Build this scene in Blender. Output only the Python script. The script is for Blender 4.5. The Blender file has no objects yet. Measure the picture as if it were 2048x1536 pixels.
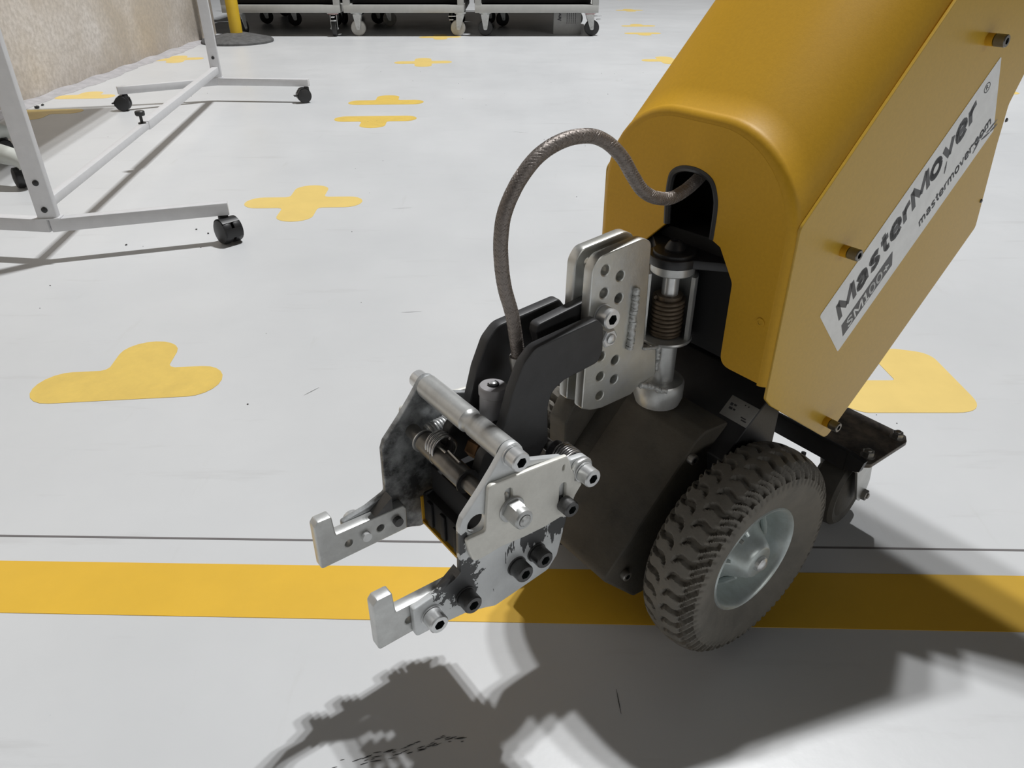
import bpy, bmesh, math, random
from mathutils import Vector, Matrix
random.seed(4)
PI = math.pi
S = bpy.context.scene
COL = S.collection

# ------------------------------------------------------------------ camera, light, exposure
cam_d = bpy.data.cameras.new('camera'); cam = bpy.data.objects.new('camera', cam_d); COL.objects.link(cam)
cam.location = (0, 0, .65); cam.rotation_euler = (PI/2 - math.atan(908/1500), 0, 0)
cam_d.sensor_width = 36; cam_d.lens = 36*1500/2048; cam_d.clip_start = .01; cam_d.clip_end = 200
S.camera = cam
S.view_settings.view_transform = 'Standard'; S.view_settings.look = 'None'
S.view_settings.gamma = 1; S.view_settings.use_curve_mapping = False
S.view_settings.exposure = 0.0
wd = bpy.data.worlds.new('hall_air'); S.world = wd; wd.use_nodes = True
wd.node_tree.nodes['Background'].inputs[0].default_value = (.93, .96, 1, 1)
wd.node_tree.nodes['Background'].inputs[1].default_value = .022
# high-bay luminaire: a row of LED panels about ten metres up, behind and to the right
for i, (dx, dy) in enumerate(((-.40, -.04), (0, 0), (.40, .04))):
    l = bpy.data.lights.new('high_bay_lamp', 'AREA'); l.energy = 418; l.shape = 'SQUARE'; l.size = .16
    l.color = (.99, .995, 1)
    o = bpy.data.objects.new('high_bay_lamp', l); COL.objects.link(o)
    o.location = (2.3+dx, 4.5+dy, 10.0)

# soft low fill added behind the camera to lift the steel plates; source unseen
l = bpy.data.lights.new('added_fill_light', 'AREA'); l.energy = 560; l.shape = 'RECTANGLE'; l.size = 14; l.size_y = 2.5; l.color = (1, .99, .97)
o = bpy.data.objects.new('added_fill_light', l); COL.objects.link(o); o.location = (14, -15, 7.0)
o.rotation_euler = (Vector((.2, .6, .3))-o.location).to_track_quat('-Z', 'Y').to_euler()

# ------------------------------------------------------------------ materials
def mat(name, col, rough=.5, metal=0., var=0., vscale=20., bump=0., bscale=60., coat=0., col2=None, dirt=None, spec=.5):
    """principled material; var: value mottling, col2: second tone by noise, dirt=(colour, amount, scale)"""
    m = bpy.data.materials.new(name); m.use_nodes = True
    nt = m.node_tree; N = nt.nodes; L = nt.links; b = N['Principled BSDF']
    b.inputs['Roughness'].default_value = rough; b.inputs['Metallic'].default_value = metal
    b.inputs['Coat Weight'].default_value = coat; b.inputs['Coat Roughness'].default_value = .12
    b.inputs['Specular IOR Level'].default_value = spec
    tc = N.new('ShaderNodeTexCoord')
    out = None
    def noise(sc, det=5, rg=.6):
        n = N.new('ShaderNodeTexNoise'); n.inputs['Scale'].default_value = sc
        n.inputs['Detail'].default_value = det; n.inputs['Roughness'].default_value = rg
        L.new(tc.outputs['Object'], n.inputs['Vector']); return n.outputs['Fac']
    def ramp(f, a, bb, c0, c1):
        r = N.new('ShaderNodeValToRGB'); L.new(f, r.inputs[0])
        r.color_ramp.elements[0].position = a; r.color_ramp.elements[1].position = bb
        r.color_ramp.elements[0].color = (*c0, 1); r.color_ramp.elements[1].color = (*c1, 1); return r.outputs[0]
    c0 = tuple(max(0, x*(1-var)) for x in col); c1 = tuple(min(1, x*(1+var)) for x in (col2 or col))
    if var or col2: out = ramp(noise(vscale), .35, .65, c0, c1)
    if dirt:
        f = ramp(noise(dirt[2], 8, .7), .5-.12, .5+.12, (0, 0, 0), (1, 1, 1))
        mp = N.new('ShaderNodeMath'); mp.operation = 'MULTIPLY'; mp.inputs[1].default_value = dirt[1]; L.new(f, mp.inputs[0])
        mx = N.new('ShaderNodeMix'); mx.data_type = 'RGBA'; L.new(mp.outputs[0], mx.inputs[0])
        if out: L.new(out, mx.inputs[6])
        else: mx.inputs[6].default_value = (*col, 1)
        mx.inputs[7].default_value = (*dirt[0], 1); out = mx.outputs[2]
    if out: L.new(out, b.inputs['Base Color'])
    else: b.inputs['Base Color'].default_value = (*col, 1)
    if bump:
        bp = N.new('ShaderNodeBump'); bp.inputs['Strength'].default_value = bump; bp.inputs['Distance'].default_value = .002
        L.new(noise(bscale, 3), bp.inputs['Height']); L.new(bp.outputs[0], b.inputs['Normal'])
    return m

M = {}
M['yellow'] = mat('yellow_paint', (.66, .365, .022), .5, 0, .03, 300, .04, 700, coat=0, spec=.3)
M['panel'] = mat('yellow_panel_paint', (.64, .40, .05), .34, 0, .03, 300, .03, 700, coat=.16)
M['rubber'] = mat('tyre_rubber', (.09, .085, .075), .75, 0, .15, 40, .15, 300, dirt=((.12, .11, .09), .5, 18))
M['tread'] = mat('dusty_tread_rubber', (.17, .16, .14), .8, 0, .12, 60, .15, 300, dirt=((.22, .20, .165), .5, 14))
M['black'] = mat('black_powder_coat', (.022, .022, .024), .42, 0, .1, 60, .05, 400)
M['arm'] = mat('satin_black_steel', (.045, .045, .047), .5, 0, .1, 60, .05, 400)
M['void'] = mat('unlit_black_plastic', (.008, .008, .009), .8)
M['gear'] = mat('dusty_black_casting', (.075, .07, .060), .7, 0, .2, 30, .2, 260, dirt=((.13, .11, .08), .5, 14))
M['zinc'] = mat('zinc_plated_steel', (.60, .61, .60), .40, .6, .14, 28, .05, 300, dirt=((.46, .46, .45), .4, 60))
M['zincb'] = mat('brushed_zinc_bracket', (.58, .59, .58), .36, .72, .14, 18, .06, 300, dirt=((.60, .57, .45), .4, 22))
M['bolt'] = mat('zinc_bolt', (.72, .73, .73), .32, .6, .08, 60, 0)
M['boltd'] = mat('grimy_bolt', (.16, .16, .16), .4, .6, .3, 90, .1, 300, dirt=((.05, .05, .05), .7, 90))
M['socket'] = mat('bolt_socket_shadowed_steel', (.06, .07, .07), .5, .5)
M['steel'] = mat('bare_steel', (.36, .35, .33), .4, .8, .15, 40, .05, 300)
M['shaft'] = mat('oily_shaft_steel', (.22, .21, .195), .36, .75, .2, 40, .05, 300)
M['spring'] = mat('spring_steel', (.50, .49, .48), .3, .9)
M['rust'] = mat('rusty_spring', (.13, .10, .07), .5, .4, .3, 60, .1, 200)
M['weld'] = mat('weld_bead', (.55, .56, .55), .45, .4, .2, 120, .4, 500)
M['brass'] = mat('brass', (.30, .17, .08), .4, .6, .25, 80)
M['hose'] = mat('braided_hose', (.24, .21, .19), .42, .55, .1, 200, .2, 1500)
M['braid'] = mat('steel_braid_wire', (.27, .24, .22), .5, .5)
M['grip'] = mat('grey_roller', (.36, .35, .36), .5, .1, .1, 30)
M['rim'] = mat('galvanised_rim', (.62, .68, .68), .36, .45, .15, 18, .05, 200, dirt=((.32, .33, .26), .35, 30))
M['sticker'] = mat('white_vinyl', (.94, .95, .94), .3, 0, .05, 60, coat=.6)
M['ink'] = mat('black_ink', (.018, .018, .022), .35, coat=.3)
M['inkw'] = mat('white_ink', (.86, .87, .86), .35, coat=.3)
M['typeplate'] = mat('grey_type_plate', (.34, .34, .33), .5, 0, .1, 50)
M['white'] = mat('white_powder_coat', (.66, .66, .67), .42, 0, .03, 40, .03, 400)
M['plastic'] = mat('black_plastic', (.02, .02, .021), .42)
M['plasticw'] = mat('white_plastic', (.60, .62, .58), .45, 0, .04, 20)
M['cart'] = mat('grey_cart_frame', (.44, .44, .42), .5, .1, .06, 14, .05, 100)
M['cartd'] = mat('cart_deck', (.012, .011, .011), .8)
M['wheelw'] = mat('pale_caster_wheel', (.42, .41, .38), .6, 0, .1, 30)
M['wheelk'] = mat('black_caster_wheel', (.025, .025, .025), .6, 0, .1, 30)
M['red'] = mat('red_plate', (.35, .03, .02), .5)
M['pole'] = mat('yellow_pole', (.62, .40, .02), .4, 0, .04, 20)
M['foot'] = mat('recycled_rubber_foot', (.10, .10, .10), .8, 0, .25, 30, .4, 150)
M['carton'] = mat('pale_carton', (.36, .36, .35), .8, 0, .06, 20)
M['tape'] = mat('yellow_floor_tape', (.80, .49, .045), .38, 0, .03, 9, .02, 300, dirt=((.70, .43, .045), .35, 7))
M['mark'] = mat('yellow_floor_marking', (.82, .61, .20), .4, 0, .03, 12, .02, 300)
M['markw'] = mat('worn_yellow_floor_marking', (.80, .57, .13), .42, 0, .04, 12, .02, 300, dirt=((.60, .42, .10), .45, 9))
M['joint'] = mat('joint_filler', (.16, .15, .15), .8)
M['grit'] = mat('dark_grit', (.04, .04, .04), .9)
M['gap'] = mat('dark_joint', (.06, .055, .05), .9)

def floor_mat():
    m = bpy.data.materials.new('grey_epoxy_floor'); m.use_nodes = True
    nt = m.node_tree; N = nt.nodes; L = nt.links; b = N['Principled BSDF']
    tc = N.new('ShaderNodeTexCoord')
    def noise(sc, det, stretch=(1, 1, 1), rot=0):
        mp = N.new('ShaderNodeMapping'); mp.inputs['Scale'].default_value = stretch; mp.inputs['Rotation'].default_value = (0, 0, rot)
        L.new(tc.outputs['Object'], mp.inputs[0]); n = N.new('ShaderNodeTexNoise'); n.inputs['Scale'].default_value = sc
        n.inputs['Detail'].default_value = det; n.inputs['Roughness'].default_value = .62; L.new(mp.outputs[0], n.inputs['Vector']); return n.outputs['Fac']
    def ramp(f, a, c0, bb, c1):
        r = N.new('ShaderNodeValToRGB'); L.new(f, r.inputs[0]); e = r.color_ramp.elements
        e[0].position = a; e[1].position = bb; e[0].color = (*c0, 1); e[1].color = (*c1, 1); return r.outputs[0]
    def mix(f, a, c, typ='MIX'):
        x = N.new('ShaderNodeMix'); x.data_type = 'RGBA'; x.blend_type = typ
        if isinstance(f, float): x.inputs[0].default_value = f
        else: L.new(f, x.inputs[0])
        L.new(a, x.inputs[6])
        if isinstance(c, tuple): x.inputs[7].default_value = (*c, 1)
        else: L.new(c, x.inputs[7])
        return x.outputs[2]
    base = ramp(noise(1.3, 6), .3, (.59, .602, .612), .7, (.675, .686, .694))
    sc1 = ramp(noise(3.2, 8, (1, 7, 1), .3), .60, (0, 0, 0), .76, (.55, .55, .55))
    sc2 = ramp(noise(3.0, 8, (8, 1, 1), -.4), .64, (0, 0, 0), .8, (.5, .5, .5))
    spk = ramp(noise(120, 2), .80, (0, 0, 0), .83, (.7, .7, .7))
    c = mix(sc1, base, (.50, .50, .50)); c = mix(sc2, c, (.52, .52, .50)); c = mix(spk, c, (.25, .25, .25))
    L.new(c, b.inputs['Base Color'])
    r = N.new('ShaderNodeMapRange'); L.new(noise(5, 5), r.inputs[0]); r.inputs[3].default_value = .28; r.inputs[4].default_value = .46
    L.new(r.outputs[0], b.inputs['Roughness'])
    bp = N.new('ShaderNodeBump'); bp.inputs['Strength'].default_value = .06; bp.inputs['Distance'].default_value = .004
    L.new(noise(30, 4), bp.inputs['Height']); L.new(bp.outputs[0], b.inputs['Normal'])
    return m
M['floor'] = floor_mat()

def wall_mat():
    m = mat('fair_faced_concrete', (.68, .59, .48), .85, 0, .1, 2.2, .5, 40, col2=(.76, .71, .66), dirt=((.44, .39, .33), .55, 48))
    return m
M['wall'] = wall_mat()

def stained_mat():
    """zinc plate with black grease: patches where the hook is welded on and runs down from the cover plate"""
    m = mat('greasy_zinc_plate', (.70, .72, .725), .42, .35, .1, 25, .05, 300)
    nt = m.node_tree; N = nt.nodes; L = nt.links; b = N['Principled BSDF']
    prev = b.inputs['Base Color'].links[0].from_socket
    tc = N.new('ShaderNodeTexCoord')
    sp = N.new('ShaderNodeSeparateXYZ'); L.new(tc.outputs['Object'], sp.inputs[0])
    def mth(op, a, c, clamp=False):
        n = N.new('ShaderNodeMath'); n.operation = op; n.use_clamp = clamp
        for k, x in enumerate((a, c)):
            if isinstance(x, (int, float)): n.inputs[k].default_value = x
            else: L.new(x, n.inputs[k])
        return n.outputs[0]
    def noise(sc, det, st):
        mp = N.new('ShaderNodeMapping'); mp.inputs['Scale'].default_value = st; L.new(tc.outputs['Object'], mp.inputs[0])
        n = N.new('ShaderNodeTexNoise'); n.inputs['Scale'].default_value = sc; n.inputs['Detail'].default_value = det
        n.inputs['Roughness'].default_value = .65; L.new(mp.outputs[0], n.inputs['Vector']); return n.outputs['Fac']
    # distance to weld corner (v=-.296, w=.207)
    def blob(v, w, r):
        dv = mth('SUBTRACT', sp.outputs[1], v); dw = mth('SUBTRACT', sp.outputs[2], w)
        d = mth('SQRT', mth('ADD', mth('MULTIPLY', dv, dv), mth('MULTIPLY', dw, dw)), 0)
        return mth('SUBTRACT', 1, mth('DIVIDE', d, r), True)
    n1 = noise(130, 6, (1, 1, 1))
    pat = mth('MAXIMUM', blob(-.298, .206, .040), mth('MAXIMUM', blob(-.296, .245, .022), blob(-.286, .189, .016)))
    f1 = mth('GREATER_THAN', mth('ADD', pat, mth('MULTIPLY', mth('SUBTRACT', n1, .5), 1.6)), .52)
    n2 = noise(75, 4, (1, 1.5, .30))
    band = mth('MULTIPLY', mth('SUBTRACT', 1, mth('DIVIDE', mth('ABSOLUTE', mth('SUBTRACT', sp.outputs[2], .212), 0), .030), True),
               mth('GREATER_THAN', sp.outputs[1], -.252))
    f2 = mth('GREATER_THAN', mth('ADD', mth('MULTIPLY', band, .30), n2), .73)
    f = mth('MAXIMUM', f1, f2)
    x = N.new('ShaderNodeMix'); x.data_type = 'RGBA'; L.new(mth('MULTIPLY', f, .92), x.inputs[0]); L.new(prev, x.inputs[6]); x.inputs[7].default_value = (.03, .03, .032, 1)
    L.new(x.outputs[2], b.inputs['Base Color'])
    return m
M['stained'] = stained_mat()
M['grimy'] = mat('zinc_plate_black_with_grease', (.50, .52, .53), .42, .35, .1, 25, .05, 300, dirt=((.02, .02, .022), .93, 24))
M['cover'] = mat('pale_zinc_cover', (.84, .83, .77), .5, .15, .04, 30, .08, 300, dirt=((.66, .65, .60), .4, 120))

# ------------------------------------------------------------------ mesh helpers
class G:
    """collects geometry for ONE mesh object"""
    def __init__(s): s.v = []; s.f = []; s.m = []
    def add(s, vs, fs, mi=0, T=None):
        b = len(s.v)
        s.v += [tuple(T @ Vector(p)) if T else tuple(p) for p in vs]
        s.f += [tuple(i+b for i in f) for f in fs]; s.m += [mi]*len(fs); return s
    def mesh(s, me, T=None, mi=0):
        return s.add([v.co for v in me.vertices], [tuple(p.vertices) for p in me.polygons], mi, T)
    def box(s, lo, hi, bev=0., T=None, mi=0, seg=2):
        bm = bmesh.new(); bmesh.ops.create_cube(bm, size=1)
        for v in bm.verts: v.co = Vector([(lo[k]+hi[k])/2 + v.co[k]*(hi[k]-lo[k]) for k in range(3)])
        if bev: bmesh.ops.bevel(bm, geom=bm.edges[:], offset=bev, segments=seg, affect='EDGES', profile=.5)
        bm.verts.index_update()
        s.add([v.co[:] for v in bm.verts], [[v.index for v in f.verts] for f in bm.faces], mi, T); bm.free(); return s
    def lathe(s, prof, p=(0, 0, 0), axis=(0, 0, 1), n=24, mi=0, a0=0., a1=2*PI, T=None):
        R = Matrix.Identity(4) if tuple(axis) == (0, 0, 1) else Vector(axis).to_track_quat('Z', 'Y').to_matrix().to_4x4()
        R.translation = Vector(p)
        if T: R = T @ R
        full = abs(a1-a0-2*PI) < 1e-6; k = n if full else n+1; vs = []; fs = []
        for r, z in prof:
            for i in range(k):
                a = a0+(a1-a0)*i/n; vs.append((r*math.cos(a), r*math.sin(a), z))
        for j in range(len(prof)-1):
            for i in range(n):
                i2 = (i+1) % k
                fs.append((j*k+i, j*k+i2, (j+1)*k+i2, (j+1)*k+i))
        if full:
            if prof[0][0] > 1e-5: fs.append(tuple(range(k))[::-1])
            if prof[-1][0] > 1e-5: fs.append(tuple((len(prof)-1)*k+i for i in range(k)))
        return s.add(vs, fs, mi, R)
    def cyl(s, p, q, r, r2=None, n=20, mi=0, ch=0.):
        p = Vector(p); q = Vector(q); d = (q-p).length; r2 = r if r2 is None else r2
        pr = [(r-ch, 0), (r, ch), (r2, d-ch), (r2-ch, d)] if ch else [(r, 0), (r2, d)]
        return s.lathe(pr, p, q-p, n, mi)
    def tube(s, path, r, n=12, mi=0, closed=False):
        P = [Vector(p) for p in path]; vs = []; fs = []; nr = None; m = len(P)
        for i, p in enumerate(P):
            t = (P[min(i+1, m-1)]-P[max(i-1, 0)]).normalized()
            if nr is None:
                nr = t.orthogonal().normalized()
            nr = (nr - t*nr.dot(t)).normalized(); bn = t.cross(nr)
            rr = r[i] if isinstance(r, (list, tuple)) else r
            for k in range(n):
                a = 2*PI*k/n; vs.append(p + nr*(rr*math.cos(a)) + bn*(rr*math.sin(a)))
        for i in range(m-1):
            for k in range(n):
                fs.append((i*n+k, i*n+(k+1) % n, (i+1)*n+(k+1) % n, (i+1)*n+k))
        fs.append(tuple(range(n))[::-1]); fs.append(tuple((m-1)*n+k for k in range(n)))
        return s.add(vs, fs, mi)
    def helix(s, p, axis, R, r, turns, length, n=8, per=22, mi=0, a0=0.):
        Q = Vector(axis).to_track_quat('Z', 'Y').to_matrix(); p = Vector(p)
        path = []
        for i in range(int(turns*per)+1):
            a = a0+2*PI*i/per
            path.append(p + Q @ Vector((R*math.cos(a), R*math.sin(a), length*i/(turns*per))))
        return s.tube(path, r, n, mi)
    def build(s, name, mats, parent=None, sharp=35., **props):
        me = bpy.data.meshes.new(name); me.from_pydata(s.v, [], s.f)
        if not isinstance(mats, (list, tuple)): mats = [mats]
        for m in mats: me.materials.append(m)
        me.polygons.foreach_set('material_index', s.m)
        bm = bmesh.new(); bm.from_mesh(me); bmesh.ops.recalc_face_normals(bm, faces=bm.faces[:]); bm.to_mesh(me); bm.free()
        me.polygons.foreach_set('use_smooth', [True]*len(me.polygons))
        me.set_sharp_from_angle(angle=math.radians(sharp)); me.update()
        o = bpy.data.objects.new(name, me); COL.objects.link(o)
        if parent: o.parent = parent
        for k, x in props.items(): o[k] = x
        return o

def empty(name, loc=(0, 0, 0), rz=0, parent=None, **props):
    o = bpy.data.objects.new(name, None); COL.objects.link(o); o.location = loc; o.rotation_euler = (0, 0, rz)
    o.empty_display_size = .02
    if parent: o.parent = parent
    for k, x in props.items(): o[k] = x
    return o
def tag(o, label, cat, group=None):
    o['label'] = label; o['category'] = cat
    if group: o['group'] = group
    return o
def copy_tree(o, parent=None):
    c = o.copy(); COL.objects.link(c); c.parent = parent
    for ch in list(o.children): copy_tree(ch, c)
    return c

def rpoly(pts, r, n=5):
    """round the corners of a polygon; r: one radius or one per corner"""
    out = []; m = len(pts)
    for i in range(m):
        p = Vector(pts[i]); a = Vector(pts[i-1])-p; b = Vector(pts[(i+1) % m])-p
        rr = r[i] if isinstance(r, (list, tuple)) else r
        if rr <= 0 or a.length < 1e-7 or b.length < 1e-7: out.append(tuple(p)); continue
        ang = a.angle(b)
        if ang > PI-.05: out.append(tuple(p)); continue
        d = min(rr/math.tan(ang/2), a.length*.49, b.length*.49)
        s0 = p+a.normalized()*d; s1 = p+b.normalized()*d
        for k in range(n+1):
            t = k/n; out.append(tuple((1-t)**2*s0+2*t*(1-t)*p+t*t*s1))
    return out
def circ(x, y, r, n=20): return [(x+r*math.cos(2*PI*i/n), y+r*math.sin(2*PI*i/n)) for i in range(n)]
def slot(x0, y0, x1, y1, r, n=10):
    a = math.atan2(y1-y0, x1-x0); o = []
    for i in range(n+1): t = a+PI/2+PI*i/n; o.append((x0+r*math.cos(t), y0+r*math.sin(t)))
    for i in range(n+1): t = a-PI/2+PI*i/n; o.append((x1+r*math.cos(t), y1+r*math.sin(t)))
    return o
def plate_mesh(outline, holes, t, bev):
    cu = bpy.data.curves.new('tmp', 'CURVE'); cu.dimensions = '2D'; cu.fill_mode = 'BOTH'
    for loop in [outline]+list(holes):
        sp = cu.splines.new('POLY'); sp.points.add(len(loop)-1)
        for p, q in zip(sp.points, loop): p.co = (q[0], q[1], 0, 1)
        sp.use_cyclic_u = True
    cu.extrude = max(t/2-bev, 1e-5); cu.bevel_depth = bev; cu.bevel_resolution = 1; cu.offset = -bev
    ob = bpy.data.objects.new('tmp', cu); me = bpy.data.meshes.new_from_object(ob)
    bpy.data.objects.remove(ob); bpy.data.curves.remove(cu); return me
TU = Matrix(((0, 0, 1, 0), (1, 0, 0, 0), (0, 1, 0, 0), (0, 0, 0, 1)))      # plate in the (v,w) plane, thickness along u
TV = Matrix(((1, 0, 0, 0), (0, 0, -1, 0), (0, 1, 0, 0), (0, 0, 0, 1)))     # plate in the (u,w) plane
def plate_u(g, outline, u_outer, t, holes=(), bev=.0008, mi=0):
    me = plate_mesh(outline, holes, t, bev); g.mesh(me, Matrix.Translation((u_outer-t/2, 0, 0)) @ TU, mi); bpy.data.meshes.remove(me); return g
def plate_v(g, outline, v0, t, holes=(), bev=.0008, mi=0):
    me = plate_mesh(outline, holes, t, bev); g.mesh(me, Matrix.Translation((0, v0+t/2, 0)) @ TV, mi); bpy.data.meshes.remove(me); return g
def plate_w(g, outline, w0, t, holes=(), bev=.0008, mi=0):
    me = plate_mesh(outline, holes, t, bev); g.mesh(me, Matrix.Translation((0, 0, w0+t/2)), mi); bpy.data.meshes.remove(me); return g
def smooth(pts, k):
    out = []
    for i in range(len(pts)-1):
        p0 = pts[max(i-1, 0)]; p1 = pts[i]; p2 = pts[i+1]; p3 = pts[min(i+2, len(pts)-1)]
        for j in range(k):
            t = j/k; out.append(tuple(.5*((2*b)+(-a+c)*t+(2*a-5*b+4*c-d)*t*t+(-a+3*b-3*c+d)*t**3) for a, b, c, d in zip(p0, p1, p2, p3)))
    return out+[pts[-1]]

def arc(cx, cy, rx, ry, n=18): return [(cx+rx*math.cos(2*PI*i/n), cy+ry*math.sin(2*PI*i/n)) for i in range(n+1)]
_s = [(.56, .58), (.42, .67), (.22, .66), (.12, .54), (.2, .42), (.42, .32), (.52, .2), (.44, .07), (.25, .03), (.08, .12)]
_c = [(.58, .56), (.44, .68), (.25, .67), (.12, .53), (.1, .36), (.12, .17), (.26, .04), (.44, .04), (.58, .15)]
GLY = {'M': (1.05, [[(.1, 0), (.1, .97)], [(.12, .97), (.52, .22)], [(.52, .22), (.92, .97)], [(.94, .97), (.94, 0)]]),
 'a': (.78, [[(.14, .58), (.25, .68), (.45, .68), (.58, .58), (.6, .45), (.6, 0)], [(.6, .42), (.3, .38), (.14, .28), (.14, .14), (.28, .05), (.45, .08), (.6, .2)]]),
 's': (.68, [_s]), 'S': (.80, [[(x*1.12, y*1.40) for x, y in _s]]), 'c': (.70, [_c]),
 't': (.52, [[(.24, .95), (.24, .18), (.32, .06), (.46, .06)], [(.05, .66), (.46, .66)]]),
 'e': (.74, [[(.1, .36), (.6, .36), (.58, .55), (.46, .68), (.26, .68), (.12, .54), (.1, .36), (.12, .16), (.26, .04), (.46, .04), (.6, .14)]]),
 'r': (.52, [[(.12, 0), (.12, .7)], [(.12, .42), (.22, .62), (.46, .68)]]), 'o': (.78, [arc(.37, .36, .27, .32)]),
 'v': (.70, [[(.06, .7), (.33, .05)], [(.33, .05), (.6, .7)]]),
 'm': (1.05, [[(.1, 0), (.1, .7)], [(.1, .5), (.25, .67), (.42, .64), (.48, .5), (.48, 0)], [(.48, .5), (.63, .67), (.82, .64), (.88, .5), (.88, 0)]]),
 'n': (.68, [[(.1, 0), (.1, .7)], [(.1, .5), (.28, .67), (.48, .62), (.54, .48), (.54, 0)]]), '.': (.26, [[(.11, .05), (.14, .05)]]),
 '1': (.62, [[(.12, .8), (.32, .97), (.32, 0)], [(.08, .03), (.56, .03)]]), '0': (.78, [arc(.37, .5, .27, .46)]), '+': (.72, [[(.08, .45), (.62, .45)], [(.35, .18), (.35, .72)]]),
 '@': (1.0, [arc(.5, .5, .46, .46), [(.36, .25), (.36, .75), (.55, .75), (.62, .62), (.55, .5), (.36, .5)], [(.5, .5), (.66, .25)]]),
 'A': (.80, [[(.05, 0), (.4, .97), (.75, 0)], [(.2, .35), (.6, .35)]]), 'R': (.8, [[(.12, 0), (.12, .97), (.5, .97), (.6, .75), (.5, .5), (.12, .5)], [(.35, .5), (.62, 0)]])}
def lettering(txt, width, cap, stroke, shear=0.):
    """heavy stroke lettering fitted to a width and a cap height"""
    tot = sum(GLY[c][0] for c in txt); kx = width/tot; vs = []; fs = []; x0 = 0
    sw = stroke*cap/2
    for c in txt:
        for st_ in GLY[c][1]:
            P = [((x0+x)*kx, y*cap) for x, y in st_]
            for i in range(len(P)-1):
                a, b = Vector(P[i]), Vector(P[i+1]); d = (b-a).normalized(); q = Vector((-d.y, d.x))*sw; n0 = len(vs)
                vs += [a+q, a-q, b-q, b+q]; fs.append((n0, n0+1, n0+2, n0+3))
            for p in P[1:-1]:
                n0 = len(vs); vs += [Vector((p[0]+sw*math.cos(PI*k/4), p[1]+sw*math.sin(PI*k/4))) for k in range(8)]; fs.append(tuple(range(n0, n0+8)))
        x0 += GLY[c][0]
    me = bpy.data.meshes.new('tmp'); me.from_pydata([(v[0]+shear*v[1], v[1], 0) for v in vs], [], fs); return me

def socket_bolt(parent, p, axis=(1, 0, 0), r=.0055, h=.010, m='bolt', washer=0., wt=.0012, shank=.006, name='bolt', rot=.2):
    """cap screw: knurled-height head with chamfer and a hexagon socket; p is the seat"""
    g = G(); R = Vector(axis).to_track_quat('Z', 'Y').to_matrix().to_4x4(); R.translation = Vector(p)
    z0 = 0.
    if washer: g.lathe([(r*.6, 0), (washer, 0), (washer, wt), (r*.6, wt)], n=24, T=R); z0 = wt
    n = 24; hx = r*.56
    prof = [(r*.92, z0), (r, z0+r*.1), (r, z0+h-r*.14), (r*.9, z0+h)]
    vs = []; fs = []
    for rr, z in prof: vs += [(rr*math.cos(2*PI*i/n), rr*math.sin(2*PI*i/n), z) for i in range(n)]
    def hexr(a):
        a = (a+rot) % (PI/3)-PI/6; return hx*math.cos(PI/6)/math.cos(a)
    for z in (z0+h, z0+h*.45): vs += [(hexr(2*PI*i/n)*math.cos(2*PI*i/n), hexr(2*PI*i/n)*math.sin(2*PI*i/n), z) for i in range(n)]
    for j in range(4):
        for i in range(n): fs.append((j*n+i, j*n+(i+1) % n, (j+1)*n+(i+1) % n, (j+1)*n+i))
    g.add(vs, fs, 0, R)
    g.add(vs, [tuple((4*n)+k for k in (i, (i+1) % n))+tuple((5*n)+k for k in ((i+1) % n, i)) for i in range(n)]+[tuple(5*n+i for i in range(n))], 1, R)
    if shank: g.cyl(R @ Vector((0, 0, -shank)), R @ Vector((0, 0, .0005)), r*.55, n=12)
    return g.build(name, [M[m], M['socket']], parent, 30)
def hex_bolt(parent, p, axis=(0, 0, 1), r=.008, h=.006, m='steel', name='bolt', washer=0.):
    g = G(); R = Vector(axis).to_track_quat('Z', 'Y').to_matrix().to_4x4(); R.translation = Vector(p); z0 = 0
    if washer: g.lathe([(washer, 0), (washer, .0015)], n=24, T=R); z0 = .0015
    g.lathe([(r, z0), (r, z0+h*.85), (r*.85, z0+h)], n=6, T=R); g.lathe([(r*.55, z0+h*.9), (r*.5, z0+h*1.25), (r*.3, z0+h*1.35)], n=16, T=R)
    g.cyl(R @ Vector((0, 0, -.006)), R @ Vector((0, 0, .001)), r*.5, n=10)
    return g.build(name, M[m], parent, 30)

# ------------------------------------------------------------------ the setting
def structure(g, name, m, parent=None, **k): return g.build(name, m, parent, kind='structure', **k)
g = G(); g.add([(-8, -4, 0), (14, -4, 0), (14, 22, 0), (-8, 22, 0), (-8, -4, -.1), (14, -4, -.1), (14, 22, -.1), (-8, 22, -.1)],
               [(0, 1, 2, 3), (4, 7, 6, 5), (0, 4, 5, 1), (1, 5, 6, 2), (2, 6, 7, 3), (3, 7, 4, 0)])
FLOOR = structure(g, 'floor', M['floor'])
g = G(); g.box((-2.6, -4, 0), (-2.13, 5.66, 2.2), .01); structure(g, 'wall_left', M['wall'])
g = G(); g.box((-2.6, 5.66, 0), (-2.22, 5.74, 2.2), 0); structure(g, 'trim_2', M['gap'])
g = G(); g.box((-2.6, 5.74, 0), (-2.15, 6.0, 2.2), .01); structure(g, 'wall_left_return', M['wall'])
g = G(); g.box((-8, 21.6, 0), (14, 22, 5), 0); structure(g, 'wall_back', M['wall'])
# mortar skirt at the foot of the concrete wall: a low uneven grey strip
vs = []; fs = []; n = 160
for i in range(n+1):
    y = -2+7.62*i/n; w = .075+.012*math.sin(i*.31)+.006*math.sin(i*1.37)+.004*math.sin(i*2.9)
    vs += [(-2.131, y, .012+.004*math.sin(i*.9)), (-2.13+w*.5, y, .006), (-2.13+w, y, .0006)]
for i in range(n): fs += [(3*i, 3*i+1, 3*i+4, 3*i+3), (3*i+1, 3*i+2, 3*i+5, 3*i+4)]
g = G(); g.add(vs, fs); structure(g, 'baseboard_left', mat('grey_mortar', (.44, .43, .44), .9, 0, .12, 20, .3, 80))
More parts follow.
